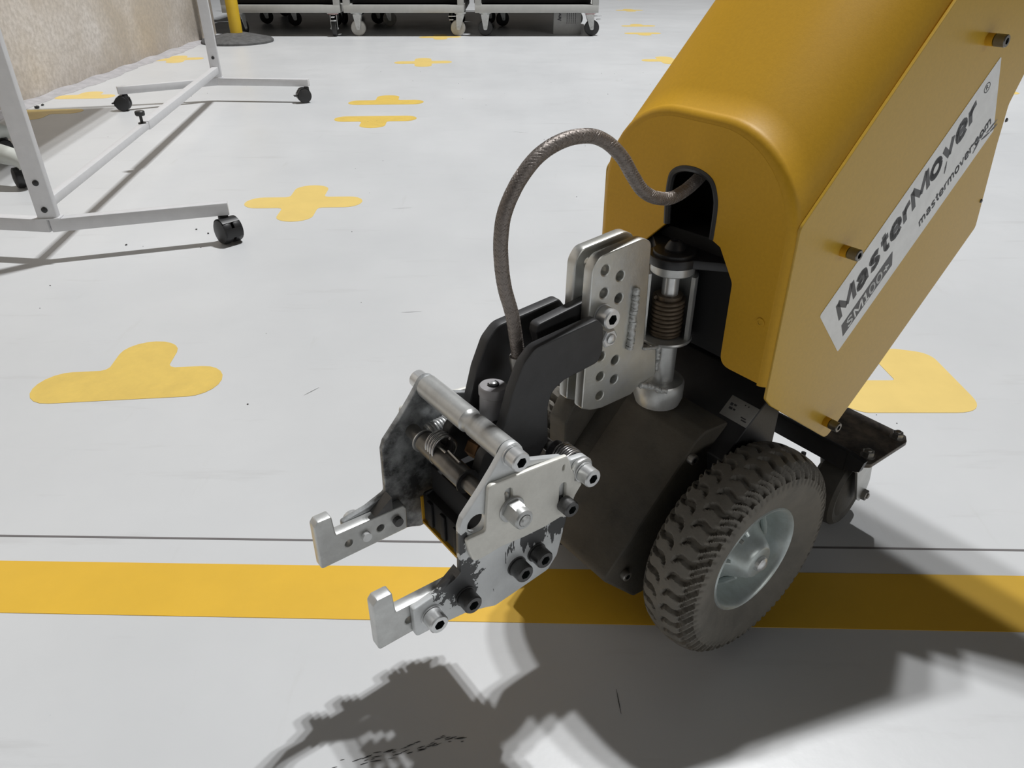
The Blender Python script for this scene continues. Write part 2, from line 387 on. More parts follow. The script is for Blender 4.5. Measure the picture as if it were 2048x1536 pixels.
# saw-cut joint across the floor
g = G(); T = Matrix.Rotation(-.0205, 4, 'Z'); T.translation = (0, .693, 0)
g.box((-5, -.0016, -.001), (9, .0016, .0004), 0, T); structure(g, 'trim_1', M['joint'])

# ------------------------------------------------------------------ floor tape and markings
def flat(outline, h, holes=()):
    g = G(); me = plate_mesh(outline, holes, h, 0.); g.mesh(me, Matrix.Translation((0, 0, h/2))); bpy.data.meshes.remove(me); return g
TA = (.6497, -.0197); TB = (.5683, -.0262)
def tb(x): return TB[0]+(-.024)*x
def ta(x): return TA[0]+(-.0205)*x
g = flat([(-2.1, ta(-2.1)), (-2.1, tb(-2.1)), (3, tb(3)), (3, ta(3))], .0006)
tag(g.build('floor_tape', M['tape'], kind='thing'), 'long straight yellow tape line running across the floor under the hitch and wheel', 'floor tape')
def marking(kind, x, y, rz, L=.31, w=.096, name='floor_marking', m='mark', arms=None):
    """plus, tee or corner shape with rounded arm ends (union of capsules outlined as one polygon)"""
    h = w/2; e = L/2; arms = arms or {'plus': 'ENWS', 'tee': 'ENW', 'teed': 'ESW'}[kind]
    pts = []
    for k, d in enumerate('ENWS'):
        a = k*PI/2; c, s = math.cos(a), math.sin(a)
        loc = []
        if d in arms:
            loc = [(h+.012, -h), (e-h*.9, -h)] + [(e-h*.9+h*.9*math.cos(t), h*math.sin(t)) for t in [(-PI/2+PI*i/10) for i in range(1, 10)]] + [(e-h*.9, h), (h+.012, h)]
        else: loc = [(h, -h), (h, h)]
        pts += [(q[0]*c-q[1]*s, q[0]*s+q[1]*c) for q in loc]
        if d in arms and 'ENWS'[(k+1) % 4] in arms:
            q = [(h+.004, h+.004)]; pts += [(q_[0]*c-q_[1]*s, q_[0]*s+q_[1]*c) for q_ in q]
    g = flat(pts, .0006)
    o = g.build(name, M[m], kind='thing'); o.location = (x, y, 0); o.rotation_euler = (0, 0, rz); return o
GRP = 'yellow floor markings'
tag(marking('plus', -.581, 2.052, .04, .325), 'yellow plus-shaped floor marking in front of the near stand caster', 'floor marking', GRP)
tag(marking('tee', -.642, 1.073, .1, .305, .1, m='markw'), 'scuffed yellow T-shaped floor marking nearest the camera on the left', 'floor marking', GRP)
tag(marking('teed', -.549, 3.135, .05, .33, .1, m='markw'), 'scuffed yellow T marking with its stem towards the camera, lower of a facing pair', 'floor marking', GRP)
tag(marking('tee', -.555, 3.47, .06, .33, .1, m='markw'), 'scuffed yellow T marking with its stem away from the camera, upper of a facing pair', 'floor marking', GRP)
tag(marking('plus', -.51, 4.64, .1, .33), 'yellow plus-shaped floor marking out in the open before the trolleys', 'floor marking', GRP)
tag(marking('plus', -.51, 5.83, .1, .3), 'yellow plus-shaped floor marking half in the shadow of the middle trolley', 'floor marking', GRP)
tag(marking('plus', -1.97, 4.76, .25, .3), 'yellow floor marking against the concrete wall, the one nearest the round pole foot', 'floor marking', GRP)
tag(marking('tee', -1.945, 3.60, .1, .26), 'yellow floor marking against the concrete wall beside the far stand caster', 'floor marking', GRP)
tag(marking('teed', -1.96, 3.27, .1, .32), 'yellow floor marking at the wall seen behind the near stand post', 'floor marking', GRP)
tag(marking('plus', 1.11, 7.9, .05, .26), 'small far yellow floor marking to the right of the trolleys, farthest but one', 'floor marking', GRP)
tag(marking('tee', 1.00, 6.55, .05, .27), 'far yellow T marking right of the trolleys, upper of the facing pair', 'floor marking', GRP)
tag(marking('teed', .96, 6.05, .05, .27), 'far yellow T marking right of the trolleys, lower of the facing pair', 'floor marking', GRP)
tag(marking('plus', .905, 4.72, .05, .3), 'yellow floor marking partly hidden by the yellow hood, right of the hose', 'floor marking', GRP)
tag(marking('plus', 1.17, 9.25, .05, .26), 'farthest yellow floor marking at the top edge beside the trolleys', 'floor marking', GRP)
tag(marking('plus', 2.2, 3.70, .05, .33), 'yellow floor marking right of the lettered panel at the right edge', 'floor marking', GRP)
g = flat(rpoly([(.45, 1.196), (.695, 1.196), (.749, 1.18), (.749, .986), (.555, .986), (.45, 1.06)], [0, .03, .05, .05, .03, 0], 8), .0006,
         [rpoly([(.5, 1.165), (.642, 1.15), (.646, 1.085), (.5, 1.085)], .006)])
tag(g.build('floor_marking', M['mark'], kind='thing'), 'large yellow angular floor marking with a cut-out behind the lettered panel', 'floor marking', GRP)

# ------------------------------------------------------------------ the electric tug
# local axes of the tug: u = to its right, v = to its rear, w = up
TUG = empty('electric_tug', (.2418, .5456, 0), -math.radians(53.6))
tag(TUG, 'yellow electric tug with steel hook coupling, braided hose and tilted lettered hood', 'electric tug')
UC = -.1413; R2 = math.sqrt(.5)

# hood: rounded inverted-U skin swept back at 45 degrees, front cover with the arch, two side panels
def hood_profile(inset, low=.30):
    hw = .1128-inset; top = .5195-inset; rc = .086-inset*.5; pts = [(UC-hw, low), (UC-hw, (low+top-rc)/2)]
    for cx, a0 in ((UC-hw+rc, PI), (UC+hw-rc, PI/2)):
        for i in range(13):
            a = a0-PI/2*i/12; pts.append((cx+rc*math.cos(a), top-rc+rc*math.sin(a)))
    return pts + [(UC+hw, (low+top-rc)/2), (UC+hw, low)]
g = G(); rings = []; FR = .009
for k in range(6):
    a = PI/2*k/5; rings.append([(p[0], FR*(1-math.cos(a)), p[1]) for p in hood_profile(FR*(1-math.sin(a)))])
for sdist in (.02, .1, .25, .40, .62):
    rings.append([(p[0], FR+sdist*R2, p[1]+sdist*R2) for p in hood_profile(0)])
vs = [q for r in rings for q in r]; n = len(rings[0]); fs = []
for j in range(len(rings)-1):
    for i in range(n-1): fs.append((j*n+i, j*n+i+1, (j+1)*n+i+1, (j+1)*n+i))
fs.append(tuple((len(rings)-1)*n+i for i in range(n)))
g.add(vs, fs); g.build('hood', M['yellow'], TUG, 50)
pr = hood_profile(FR-.0012, .302)
cut = [(-.0808, .302), (-.0812, .384), (-.0996, .4115), (-.1103, .4155), (-.1101, .44), (-.1120, .453), (-.119, .4655), (-.1345, .4707),
       (-.152, .4694), (-.1632, .4632), (-.1663, .4535), (-.1666, .437), (-.165, .4150), (-.1727, .4075), (-.189, .392), (-.2015, .386), (-.2015, .302)]
g = G(); out = [p for p in pr]; out[0] = (pr[0][0], .302); out[-1] = (pr[-1][0], .302)
arch = smooth(cut[4:12], 4)[::-1]
back = cut[12:][::-1]; front_ = cut[:4][::-1]
pts_ = out[::-1] + back + arch + front_
outline = rpoly(pts_, [0]*len(out) + [.012, .01, .003, .003, 0] + [0]*len(arch) + [.003, .003, .01, .012])
plate_v(g, outline, -.0001, .004, bev=.0006); g.build('front_cover', M['yellow'], TUG, 30)
g = G()       # rubber lip round the arch
lip = [(-.165, .4150), (-.1666, .437), (-.1663, .4535), (-.1632, .4632), (-.152, .4694), (-.1345, .4707), (-.119, .4655), (-.1120, .453), (-.1101, .44), (-.1103, .4155)]
g.tube([(p[0], .002, p[1]) for p in smooth(lip, 4)], .0034, 8); g.build('arch_lip', M['plastic'], TUG)
# a blind hole in the front cover
o = socket_bolt(TUG, (-.0455, -.0001, .360), (0, -1, 0), .0042, .0008, 'yellow', name='blanking_plug')
panel = [(.0045, .2875), (.0150, .2765), (.1167, .2024), (.1305, .1925), (.2051, .262), (.3181, .3719), (.3281, .3815), (.3245, .4063), (.3148, .4681), (.3115, .507),
         (.3233, .5324), (.345, .575), (.37, .62), (.37, .70), (.26, .655), (.186, .622), (.1585, .6075), (.0611, .5067), (.0040, .4480)]
pr_ = [.006, .010, 0, .014, 0, 0, .008, 0, 0, .01, 0, 0, .02, .03, .03, .01, .01, 0, .01]
for uo, nm in ((-.0280, 'side_panel'), (-.2516, 'side_panel')):
    g = G(); plate_u(g, rpoly(panel, pr_), uo, .0030, bev=.0006); pan = g.build(nm, M['panel'], TUG, 40)
    if uo > -.1: PANEL = pan
core = [(.07, .31), (.118, .212), (.130, .203), (.3181, .381), (.322, .388), (.309, .468), (.306, .508), (.36, .62), (.36, .76), (.07, .48)]
g = G(); plate_u(g, core, -.0305, .2215, bev=.001); g.build('inner_chassis', M['void'], TUG)
# tiller above the frame of the photograph: a tapered column leaning back, ending in a wide grab bar; unseen, shaped for its floor shadow
g = G(); a = Vector((.355, .55)); b = Vector((.712, 1.165)); d_ = (b-a).normalized(); nrm = Vector((-d_.y, d_.x))*.018
vs = []
for p, u0, u1 in ((a, -.250, -.031), (b, -.335, .050)):
    for q in (p-nrm, p+nrm): vs += [(u0, q.x, q.y), (u1, q.x, q.y)]
g.add(vs, [(0, 1, 5, 4), (2, 6, 7, 3), (0, 4, 6, 2), (1, 3, 7, 5), (0, 2, 3, 1), (4, 5, 7, 6)]); g.build('tiller_column', M['yellow'], TUG)
g = G(); g.cyl((-.345, .712, 1.165), (.06, .712, 1.165), .019, n=20, ch=.004); g.build('grab_bar', M['plastic'], TUG)
# screws standing on spacers in the panel
for v, w in ((.0742, .4139), (.2265, .570), (.1192, .2190)):
    g = G(); g.cyl((-.0282, v, w), (-.0220, v, w), .0052, n=16); sp_ = g.build('panel_screw', M['yellow'], TUG)
    socket_bolt(sp_, (-.0215, v, w), (1, 0, 0), .0052, .0095, 'shaft', name='screw_head', shank=0)
for v, w in ((.3195, .4115), (.3165, .492)):
    g = G(); g.lathe([(.0022, 0), (.0016, .0012)], (-.0280, v, w), (1, 0, 0), 10); g.build('rivet', M['boltd'], TUG)
# white sticker with its lettering
g = G(); st = rpoly([(.2622, .5540), (.2951, .4850), (.1085, .3035), (.0612, .3550)], [.002, .002, .002, .004])
plate_u(g, st, -.0276, .0004, bev=0); STK = g.build('logo_sticker', M['sticker'], TUG)
def on_panel(me, v, w, ang, name, m, parent, off=.00005):
    a = math.radians(ang); c, s = math.cos(a), math.sin(a)
    T = Matrix(((0, 0, 1, -.02750+off), (c, -s, 0, v), (s, c, 0, w), (0, 0, 0, 1)))
    g = G(); g.mesh(me, T); bpy.data.meshes.remove(me); return g.build(name, m, parent, 20)
on_panel(lettering('MasterMover', .226, .0212, .27, .26), .0962, .3400, 47.2, 'lettering', M['ink'], STK)
on_panel(lettering('@', .0100, .0090, .09), .2530, .5215, 47.0, 'lettering', M['ink'], STK)
on_panel(lettering('mastermover.com', .120, .0098, .2, .16), .2005, .4085, 45.3, 'lettering', M['ink'], STK)
def quad_mesh(pts):
    me = bpy.data.meshes.new('tmp'); me.from_pydata([(*p, 0) for p in pts], [], [tuple(range(len(pts)))]); return me
on_panel(quad_mesh([(0, 0), (.082, 0), (.0885, .0150), (.0045, .0150)]), .1105, .3195, 45.6, 'lettering', M['ink'], STK)
on_panel(lettering('SM100+', .071, .0108, .19, .18), .1150, .3265, 45.6, 'lettering', M['inkw'], STK, .00016)
# ink scrawl over the web address
for i, (v, w, dl, a) in enumerate(((.262, .478, .017, 35), (.268, .474, .014, 65), (.272, .484, .018, 40), (.281, .482, .014, 22), (.288, .490, .018, 38), (.293, .488, .012, 30), (.255, .470, .010, 10), (.226, .486, .010, 120), (.218, .462, .012, 100))):
    on_panel(quad_mesh([(-dl/2, -.0004), (0, -.0011), (dl/2, -.0003), (dl/2, .0003), (0, .0010), (-dl/2, .0004)]), v, w, a, 'scrawl', M['ink'], STK, .0002)

# ---------------------------------------------------------------- drive wheels
TP = [(-.0215, .0585), (-.0250, .066), (-.0300, .077), (-.0315, .0870), (-.0303, .0970), (-.0275, .1048), (-.0225, .1100), (-.012, .1135), (0, .1145)]
TP = TP + [(-a, b) for a, b in TP[:-1][::-1]]
def tyre(detail=True):
    """tyre skin with its tread cut in: S-shaped grooves from the centre band to the shoulders, two ribs per pitch on the shoulder"""
    NP = 38; per = 18 if detail else 8; n = NP*per
    prof = []
    for j in range(len(TP)-1):
        (a, b), (c, d) = TP[j], TP[j+1]; m = max(1, int(math.hypot(c-a, d-b)/(.0016 if detail else .004)))
        for k in range(m): t = k/m; prof.append((a+(c-a)*t, b+(d-b)*t))
    prof.append(TP[-1]); vs = []; fs = []; m = len(prof)
    # smooth the profile a little
    for _ in range(3): prof = [prof[0]]+[((prof[i-1][0]+2*prof[i][0]+prof[i+1][0])/4, (prof[i-1][1]+2*prof[i][1]+prof[i+1][1])/4) for i in range(1, m-1)]+[prof[-1]]
    for i in range(n):
        th = 2*PI*i/n
        for (x, r) in prof:
            ax = abs(x); side = 1 if x > 0 else -1; dep = 0.
            if r > .0985 and ax > .003:
                t = (ax-.003)/.0225                       # along the groove
                ph = (i/per + (.5 if side < 0 else 0) + side*.0 + .16*math.sin(t*2*PI)+.55*t) % 1
                wd = .19 if t < .75 else .22
                e = min(abs(ph-.5), 1)
                if e < wd: dep = .0052*min(1, (wd-e)/.055)*min(1, t/.08)
                if t > .80:                               # second rib on the shoulder
                    ph2 = (ph+.5) % 1; e2 = abs(ph2-.5)
                    if e2 < .13: dep = max(dep, .003*min(1, (.13-e2)/.05))
            elif .0905 < r <= .0985:
                ph = (i/per + (.5 if side < 0 else 0)+.55*1.12) % .5
                e = abs(ph-.25)
                if e < .11: dep = .0016*min(1, (.11-e)/.05)*min(1, (r-.0905)/.003)
            nx = x-side*dep*(.75 if r < .1075 else .2); nr = r-dep*(.55 if r < .1075 else 1)
            vs.append((nx, nr*math.cos(th), nr*math.sin(th)))
    for i in range(n):
        for j in range(m-1): fs.append((i*m+j, ((i+1) % n)*m+j, ((i+1) % n)*m+j+1, i*m+j+1))
    return vs, fs
WR = .1153
def drive_wheel(uc, flip, detail):
    W = empty('drive_wheel', (uc, 0, WR), 0 if not flip else PI, TUG)
    g = G(); g.add(*tyre(detail)); g.build('tyre', M['tread'], W, 40)
    g = G()
    g.lathe([(.0588, -.022), (.0600, .0195), (.0600, .0215), (.0585, .0232), (.0565, .0222), (.0545, .019), (.0525, .006), (.0495, -.004), (.044, -.0065), (.037, -.003), (.030, .006), (.0245, .0160), (.0205, .0230), (.0175, .0262), (.0160, .0270), (.0085, .0272), (.0085, .018)], (0, 0, 0), (1, 0, 0), 48)
    for k in range(5):                                       # pressed ribs of the disc
        a = 2*PI*k/5+.5
        p = Vector((-.0050, .046*math.cos(a), .046*math.sin(a))); q = Vector((.012, .027*math.cos(a), .027*math.sin(a)))
        g.tube([p, (p+q)/2, q], [.0020, .0038, .0025], 10)
    g.build('rim', M['rim'], W, 35)
    g = G(); g.lathe([(.0085, .018), (.0085, .0285), (.0078, .0310), (.005, .0330), (.001, .0335)], (0, 0, 0), (1, 0, 0), 12); g.build('axle_bolt', M['bolt'], W)
    g = G(); a = 2.2; g.cyl((.010, .050*math.cos(a), .050*math.sin(a)), (.022, .047*math.cos(a), .047*math.sin(a)), .0022, n=10); g.build('valve', M['steel'], W)
    return W
drive_wheel(-.0230, False, True)
drive_wheel(2*UC+.0230, True, False)
g = G(); g.cyl((2*UC+.03, 0, WR), (-.03, 0, WR), .009, n=16); g.build('axle', M['shaft'], TUG)

# ---------------------------------------------------------------- gearbox and motor between the wheels
gp = rpoly([(-.1365, .108), (-.088, .056), (-.02, .05), (.07, .075), (.08, .19), (.02, .232), (-.012, .2345), (-.0255, .2275)], [.010, .008, .02, .02, .02, .01, .008, .012])
g = G(); plate_u(g, gp, -.0745, .098, bev=.003); GB = g.build('gearbox_cover', M['gear'], TUG, 30)
gp2 = rpoly([(-.130, .106), (-.086, .060), (-.02, .054), (.066, .079), (.076, .186), (.02, .228), (-.012, .2300), (-.0235, .2235)], .01)
g = G(); plate_u(g, gp2, -.1722, .030, bev=.004); g.build('gearbox_end', M['gear'], TUG, 30)
gp3 = rpoly([(-.082, .085), (-.0850, .175), (-.0855, .205), (-.0755, .222), (-.062, .231), (-.043, .238), (-.014, .241), (.03, .235), (.06, .2), (.06, .08), (-.02, .06)], .008)
g = G(); plate_u(g, gp3, -.198, .026, bev=.003); g.build('hub_flange', M['gear'], TUG, 30)
for v, w in ((-.030, .2105), (-.1075, .1015)):
    socket_bolt(GB, (-.0745, v, w), (1, 0, 0), .0054, .0065, 'steel', name='cover_bolt')
mp = rpoly([(-.005, .2065), (.062, .2645), (.078, .262), (.078, .19), (.06, .09), (.02, .09)], [.003, .004, .004, .01, .01, .01])
g = G(); plate_u(g, mp, -.0555, .172, bev=.002); MO = g.build('motor_housing', M['black'], TUG, 30)

# grey type plate on the sloping face of the motor housing
sl = Vector((0, .067, .058)).normalized(); nn = Vector((0, -sl.z, sl.y))
def on_slope(a, b, d=0.): return Vector((a, -.005, .2065))+sl*b+nn*d
g = G(); T = Matrix((( 1, 0, 0, 0), (0, sl.y, nn.y, 0), (0, sl.z, nn.z, 0), (0, 0, 0, 1)))
T.translation = on_slope(-.0890, .057, .0004)
g.box((0, -.017, 0), (.0332, .006, .0006), .0002, T); TPL = g.build('type_plate', M['typeplate'], MO)
g = G()
for (a, b, w_, h_) in ((.004, -.004, .003, .003), (.008, -.003, .003, .002), (.005, -.008, .004, .0025), (.010, -.0075, .0025, .002), (.024, -.013, .006, .0014), (.022, -.0105, .006, .0012), (.018, .002, .0012, .0014), (.022, .002, .0012, .0014)):
    g.box((a, b, .0006), (a+w_, b+h_, .0008), 0, T)
g.build('print', M['ink'], MO)

# ---------------------------------------------------------------- rear beam with outrigger plate and swivel casters
g = G()
g.box((-.262, .198, .1165), (-.031, .205, .1415), .0012)
g.add(*(lambda P: ([(u, v, w) for v in (.198, .205) for u, w in P], [(0, 1, 2, 3), (7, 6, 5, 4), (0, 4, 5, 1), (1, 5, 6, 2), (2, 6, 7, 3), (3, 7, 4, 0)]))([(-.033, .1175), (-.0145, .1245), (-.0115, .1390), (-.033, .1412)]))
g.box((-.262, .203, .1180), (-.02, .232, .1235), .001)
BEAM = g.build('rear_beam', M['black'], TUG, 30)
for sgn in (1, -1):
    def mu(u): return u if sgn > 0 else 2*UC-u
    g = G(); ol = rpoly([(-.100, .2145), (-.0225, .2145), (-.0145, .2245), (-.0145, .300), (-.022, .3115), (-.100, .3115)], [.002, .006, .006, .006, .006, .002])
    plate_w(g, [(mu(a), b) for a, b in ol][::sgn], .1185, .0055, bev=.0006)
    P = g.build('outrigger_plate', mat('scuffed_black_plate', (.045, .042, .040), .45, 0, .2, 40, .1, 200, dirt=((.24, .20, .16), .8, 30)) if sgn > 0 else M['black'], TUG, 30)
    for v in (.2355, .2985): hex_bolt(P, (mu(-.0265), v, .124), r=.0068, h=.006, m='steel', washer=.0085)
    C_ = empty('rear_caster', (mu(-.054), .245, 0), .12*sgn, TUG)
    g = G(); g.lathe([(.020, .112), (.024, .1165), (.024, .1185), (.010, .1185)], (0, 0, 0), n=24); g.lathe([(.022, .100), (.023, .108), (.020, .112)], (0, 0, 0), n=24)
    for s2 in (1, -1):
        ol = rpoly([(-.022, .104), (.022, .104), (.034, .062), (.030, .042), (.018, .036), (.006, .046)], [.003, .003, .012, .01, .008, .008])
        plate_u(g, ol, .0235 if s2 > 0 else -.0205, .003, bev=.0004)
    g.box((-.0235, -.022, .101), (.0235, .022, .105), .001)
    g.build('fork', M['zinc'], C_, 30)
    g = G(); g.lathe([(.030, -.0185), (.043, -.0185), (.0475, -.014), (.0485, 0), (.0475, .014), (.043, .0185), (.034, .0165), (.030, .0185), (.012, .0195), (.008, .0195)], (-.006, .010, .0485), (1, 0, 0), 40)
    g.build('caster_wheel', M['rubber'], C_, 30)
    hex_bolt(C_, (.0235, .022, .046), (1, 0, 0), .007, .006, 'steel')
g = G(); g.cyl((-.085, .2, .030), (-.092, .214, .10), .003, n=8); g.build('brake_rod', M['black'], TUG)

# ---------------------------------------------------------------- pivot bracket, spring, perforated plates
g = G()
ob_ = rpoly([(-.0822, .300), (-.0822, .3845), (-.110, .4105), (-.172, .4085), (-.2005, .3845), (-.2005, .300)], .003)
plate_v(g, ob_, .014, .05, bev=.001); g.build('bracket_body', M['void'], TUG, 30); g = G()
top = [(-.192, .030), (-.192, .012)]+[(UC+.0013-.0235*math.cos(t), -.012-.0235*math.sin(t)) for t in [PI*i/14 for i in range(15)]]+[(-.088, .012), (-.088, .030)]
plate_w(g, top, .388, .0085, bev=.0008)
BR = g.build('pivot_bracket', M['black'], TUG, 30)
PV = empty('pivot', parent=TUG)
AX = (UC+.0013, -.012)
def ax(w): return (AX[0], AX[1], w)
g = G(); g.lathe([(.0195, .3965), (.0195, .3990), (.0190, .3996), (.009, .3996)], ax(0), n=36); g.build('washer', M['black'], PV)
g = G(); g.lathe([(.0092, .3996), (.0095, .4015), (.0088, .4025), (.0070, .4062), (.0048, .4085), (.0030, .4085), (.0030, .4060)], ax(0), n=24); g.build('dome_bolt', M['black'], PV)
g = G(); g.lathe([(.010, .3880), (.0205, .3880), (.0205, .3800), (.0195, .3790), (.010, .3790)], ax(0), n=36); g.build('collar', M['zinc'], PV)
g = G(); g.lathe([(.0078, .379), (.0078, .285)], ax(0), n=28); g.build('pivot_pin', M['bolt'], PV)
g = G(); g.helix(ax(.3175), (0, 0, 1), .0138, .0021, 8.2, .036, 8, 26); g.lathe([(.0125, .315), (.0125, .356)], ax(0), n=24)
g.helix(ax(.3155), (0, 0, 1), .0138, .0019, 1, .001, 8, 26); g.build('pivot_spring', M['rust'], PV, 50)
# sleeve: a tube with its front cut away towards the hitch side
g = G(); a0 = math.radians(-49+62); a1 = math.radians(-49-62+360)
ro, ri = .0245, .0205
for lo, hi in ((.3135, .378),):
    g.lathe([(ro, lo), (ro, hi), (ri, hi), (ri, lo), (ro, lo)], ax(0), (0, 0, 1), 40, 0, a0+PI/2*0, a1)
    for a in (a0, a1):
        c, s = math.cos(a), math.sin(a)
        g.add([(AX[0]+r*c, AX[1]+r*s, z) for r, z in ((ri, lo), (ro, lo), (ro, hi), (ri, hi))], [(0, 1, 2, 3)])
g.build('spring_sleeve', M['zinc'], PV, 35)
g = G(); g.lathe([(.0105, .3135), (.0255, .3135), (.0262, .3120), (.0255, .3105), (.0135, .3100), (.0135, .262)], ax(0), n=36); g.build('lower_tube', M['zinc'], PV)
g = G(); g.lathe([(.0135, .2635), (.0235, .2635), (.0250, .2610), (.0250, .2450), (.0225, .2375), (.016, .2345), (.001, .2338)], ax(0), n=36); g.build('end_cap', M['zinc'], PV)
def weld(parent, path, r, name='weld_bead'):
    P = []; 
    for i in range(len(path)-1):
        a = Vector(path[i]); b = Vector(path[i+1]); k = max(2, int((b-a).length/.0014))
        P += [a+(b-a)*t/k for t in range(k)]
    P.append(Vector(path[-1])); g = G()
    rr = [r*(.72+.38*abs(math.sin(i*1.25))+.12*random.random()) for i in range(len(P))]
    P = [p+Vector((random.uniform(-1, 1), random.uniform(-1, 1), random.uniform(-1, 1)))*r*.16 for p in P]
    g.tube(P, rr, 9); return g.build(name, M['weld'], parent, 60)
perf = rpoly([(-.1312, .2800), (-.1280, .4140), (-.1205, .4235), (-.0708, .4285), (-.0607, .4225), (-.0573, .3185), (-.0399, .3130), (-.0365, .2826), (-.0587, .2785), (-.0682, .2720), (-.1060, .2712), (-.1200, .2740)],
             [.004, .016, .010, .016, .008, .002, .004, .004, .004, .006, .014, .006])
holes = [(-.1131, .4096), (-.0954, .4002), (-.1128, .3889), (-.0951, .3794), (-.0934, .3179), (-.1106, .3068), (-.0930, .2976), (-.1097, .2864), (-.1112, .3275)]
BRK = empty('hitch_bracket', parent=TUG)
for uo in (-.124, -.1455):
    g = G(); plate_u(g, perf, uo, .0105, [circ(a, b, .0042) for a, b in holes], bev=.0014); g.build('perforated_plate', M['zincb'], BRK, 30)
weld(BRK, [(-.1228, -.0753, .385), (-.1228, -.0765, .350), (-.1228, -.0775, .326)], .0034)
weld(BRK, [(-.1225, -.0590, .3190), (-.1235, -.042, .3150), (-.1275, -.0345, .3120)], .0016)
weld(BRK, [(-.1285, -.0335, .3115), (-.1290, -.033, .296), (-.1285, -.034, .284)], .0034)
weld(BRK, [(-.1235, -.058, .2795), (-.1250, -.042, .2715), (-.1210, -.032, .2650), (-.1180, -.026, .2640)], .0030)
socket_bolt(BRK, (-.124, -.1138, .3697), (1, 0, 0), .0088, .0125, 'bolt', washer=.0098)
o = hex_bolt(BRK, (-.124, -.1083, .3474), (1, 0, 0), .0090, .007, 'bolt', 'nut')
for v, w in ((-.1138, .3697), (-.1083, .3474)): hex_bolt(BRK, (-.156, v, w), (-1, 0, 0), .0072, .005, 'boltd')

# ---------------------------------------------------------------- black hitch arms, tongue, roller, hose
arm = [(-.1305, .3752), (-.1240, .3665), (-.1225, .3440), (-.1265, .3330), (-.1644, .3286), (-.1765, .3225), (-.1813, .3100), (-.1800, .2740), (-.1950, .2510), (-.2420, .2480), (-.2560, .2620), (-.2480, .2860), (-.2275, .3034), (-.2184, .3348), (-.2075, .3585), (-.1960, .3690)]
arr = [.006, .004, .008, .01, .008, .012, .02, .01, .008, .012, .014, .01, .02, .03, .02, .015]
ARMS = empty('hitch_arms', parent=TUG)
for uo in (-.1105, -.1605):
    g = G(); plate_u(g, rpoly(arm, arr), uo, .0105, bev=.0014); g.build('arm', M['arm'], ARMS, 35)
g = G(); plate_u(g, rpoly([(-.1760, .3660), (-.1745, .3730), (-.0900, .3850), (-.085, .33), (-.165, .33)], [.004, .006, .004, .004, .004]), -.1355, .0100, bev=.0010); g.build('tongue_plate', M['arm'], ARMS, 35)
g = G(); g.box((-.160, -.225, .255), (-.121, -.196, .300), .003); g.build('spacer_block', M['void'], ARMS)
RL = (-.1405, -.2160); tilt = Vector((0, .06, 1))
g = G(); g.lathe([(.0108, -.034), (.0112, -.010), (.0112, -.0085), (.0122, -.0075), (.0124, -.001), (.0112, .0006), (.0040, .0012), (.0001, .0012)], (RL[0], RL[1], .3272), tilt, 32); RO = g.build('roller', M['grip'], TUG, 40)
g = G(); g.lathe([(.0028, .001), (.0028, .0030), (.002, .0036), (.0001, .0038)], (RL[0], RL[1], .3272), tilt, 16); g.build('roller_pin', M['bolt'], RO)
g = G(); g.helix((RL[0], RL[1], .3292), tilt, .0042, .0009, .7, .0001, 6, 20, a0=1.0); g.build('circlip', M['plastic'], RO)
hp = [(-.1870, .3280), (-.1905, .3481), (-.1926, .3628), (-.1967, .3867), (-.2040, .4124), (-.2071, .4359), (-.2069, .4556), (-.2027, .4739), (-.1899, .4939), (-.1717, .5091), (-.1483, .5166), (-.1236, .5161), (-.1050, .5087), (-.0875, .4945), (-.0746, .4784), (-.0613, .4636), (-.0452, .4542), (-.0261, .4499), (-.0108, .4524), (.0042, .4587), (.03, .475), (.06, .49)]
hp = smooth(hp, 14); rad = [.0056*(1+.03*math.sin(i*2.2)) for i in range(len(hp))]
g = G(); g.tube([(-.1405, a, b) for a, b in hp], rad, 16); HS = g.build('hose', M['hose'], TUG, 60)
# the braid: crossing fine strands
g = G()
path = [Vector((-.1405, a, b)) for a, b in hp]
for d in (1, -1):
    for ph in range(12):
        pts = []
        for i in range(1, len(path)-1, 1):
            t = (path[i+1]-path[i-1]).normalized(); nu = Vector((1, 0, 0)); nb = t.cross(nu); a = d*i*.30+ph*PI/6
            pts.append(path[i]+(nu*math.cos(a)+nb*math.sin(a))*.00545)
        g.tube(pts, .00030, 4)
o = g.build('braid', M['braid'], HS, 60); o['kind'] = 'stuff'
g = G(); g.lathe([(.0068, 0), (.0076, .004), (.0076, .028), (.0068, .0305)], (-.1405, -.1862, .3180), (0, -.16, 1), 20); g.build('hose_fitting', M['steel'], TUG)

# ---------------------------------------------------------------- hook coupling: two side plates with everything between them
HD = empty('hook_coupling', parent=TUG)
side = [(-.3395, .1705), (-.3400, .2010), (-.3150, .2055), (-.2955, .2130), (-.2945, .2600), (-.2915, .2680), (-.2745, .2865), (-.2627, .3010), (-.2560, .3100), (-.2500, .3185), (-.2400, .3185), (-.2350, .3110), (-.2300, .2960), (-.1950, .2840), (-.1850, .2760), (-.1655, .2740), (-.1630, .2580), (-.1680, .2500), (-.1740, .2440), (-.1860, .2154), (-.1952, .1768), (-.2051, .1643), (-.2629, .1560), (-.2722, .1600), (-.2934, .1670), (-.3251, .1700)]
sr = [.004, .003, 0, .004, .008, .006, 0, 0, 0, .009, .009, .01, .01, 0, .006, .010, .008, .005, .01, .01, .006, .008, .008, .004, .004, 0]
sh = [circ(-.2790, .2570, .0085), circ(-.2535, .2690, .006)]
for uo in (-.0750, -.1995):
    g = G(); plate_u(g, rpoly(side, sr), uo, .0062, sh if uo > -.1 else [], bev=.0010); g.build('side_plate', M['stained' if uo > -.1 else 'grimy'], HD, 30)
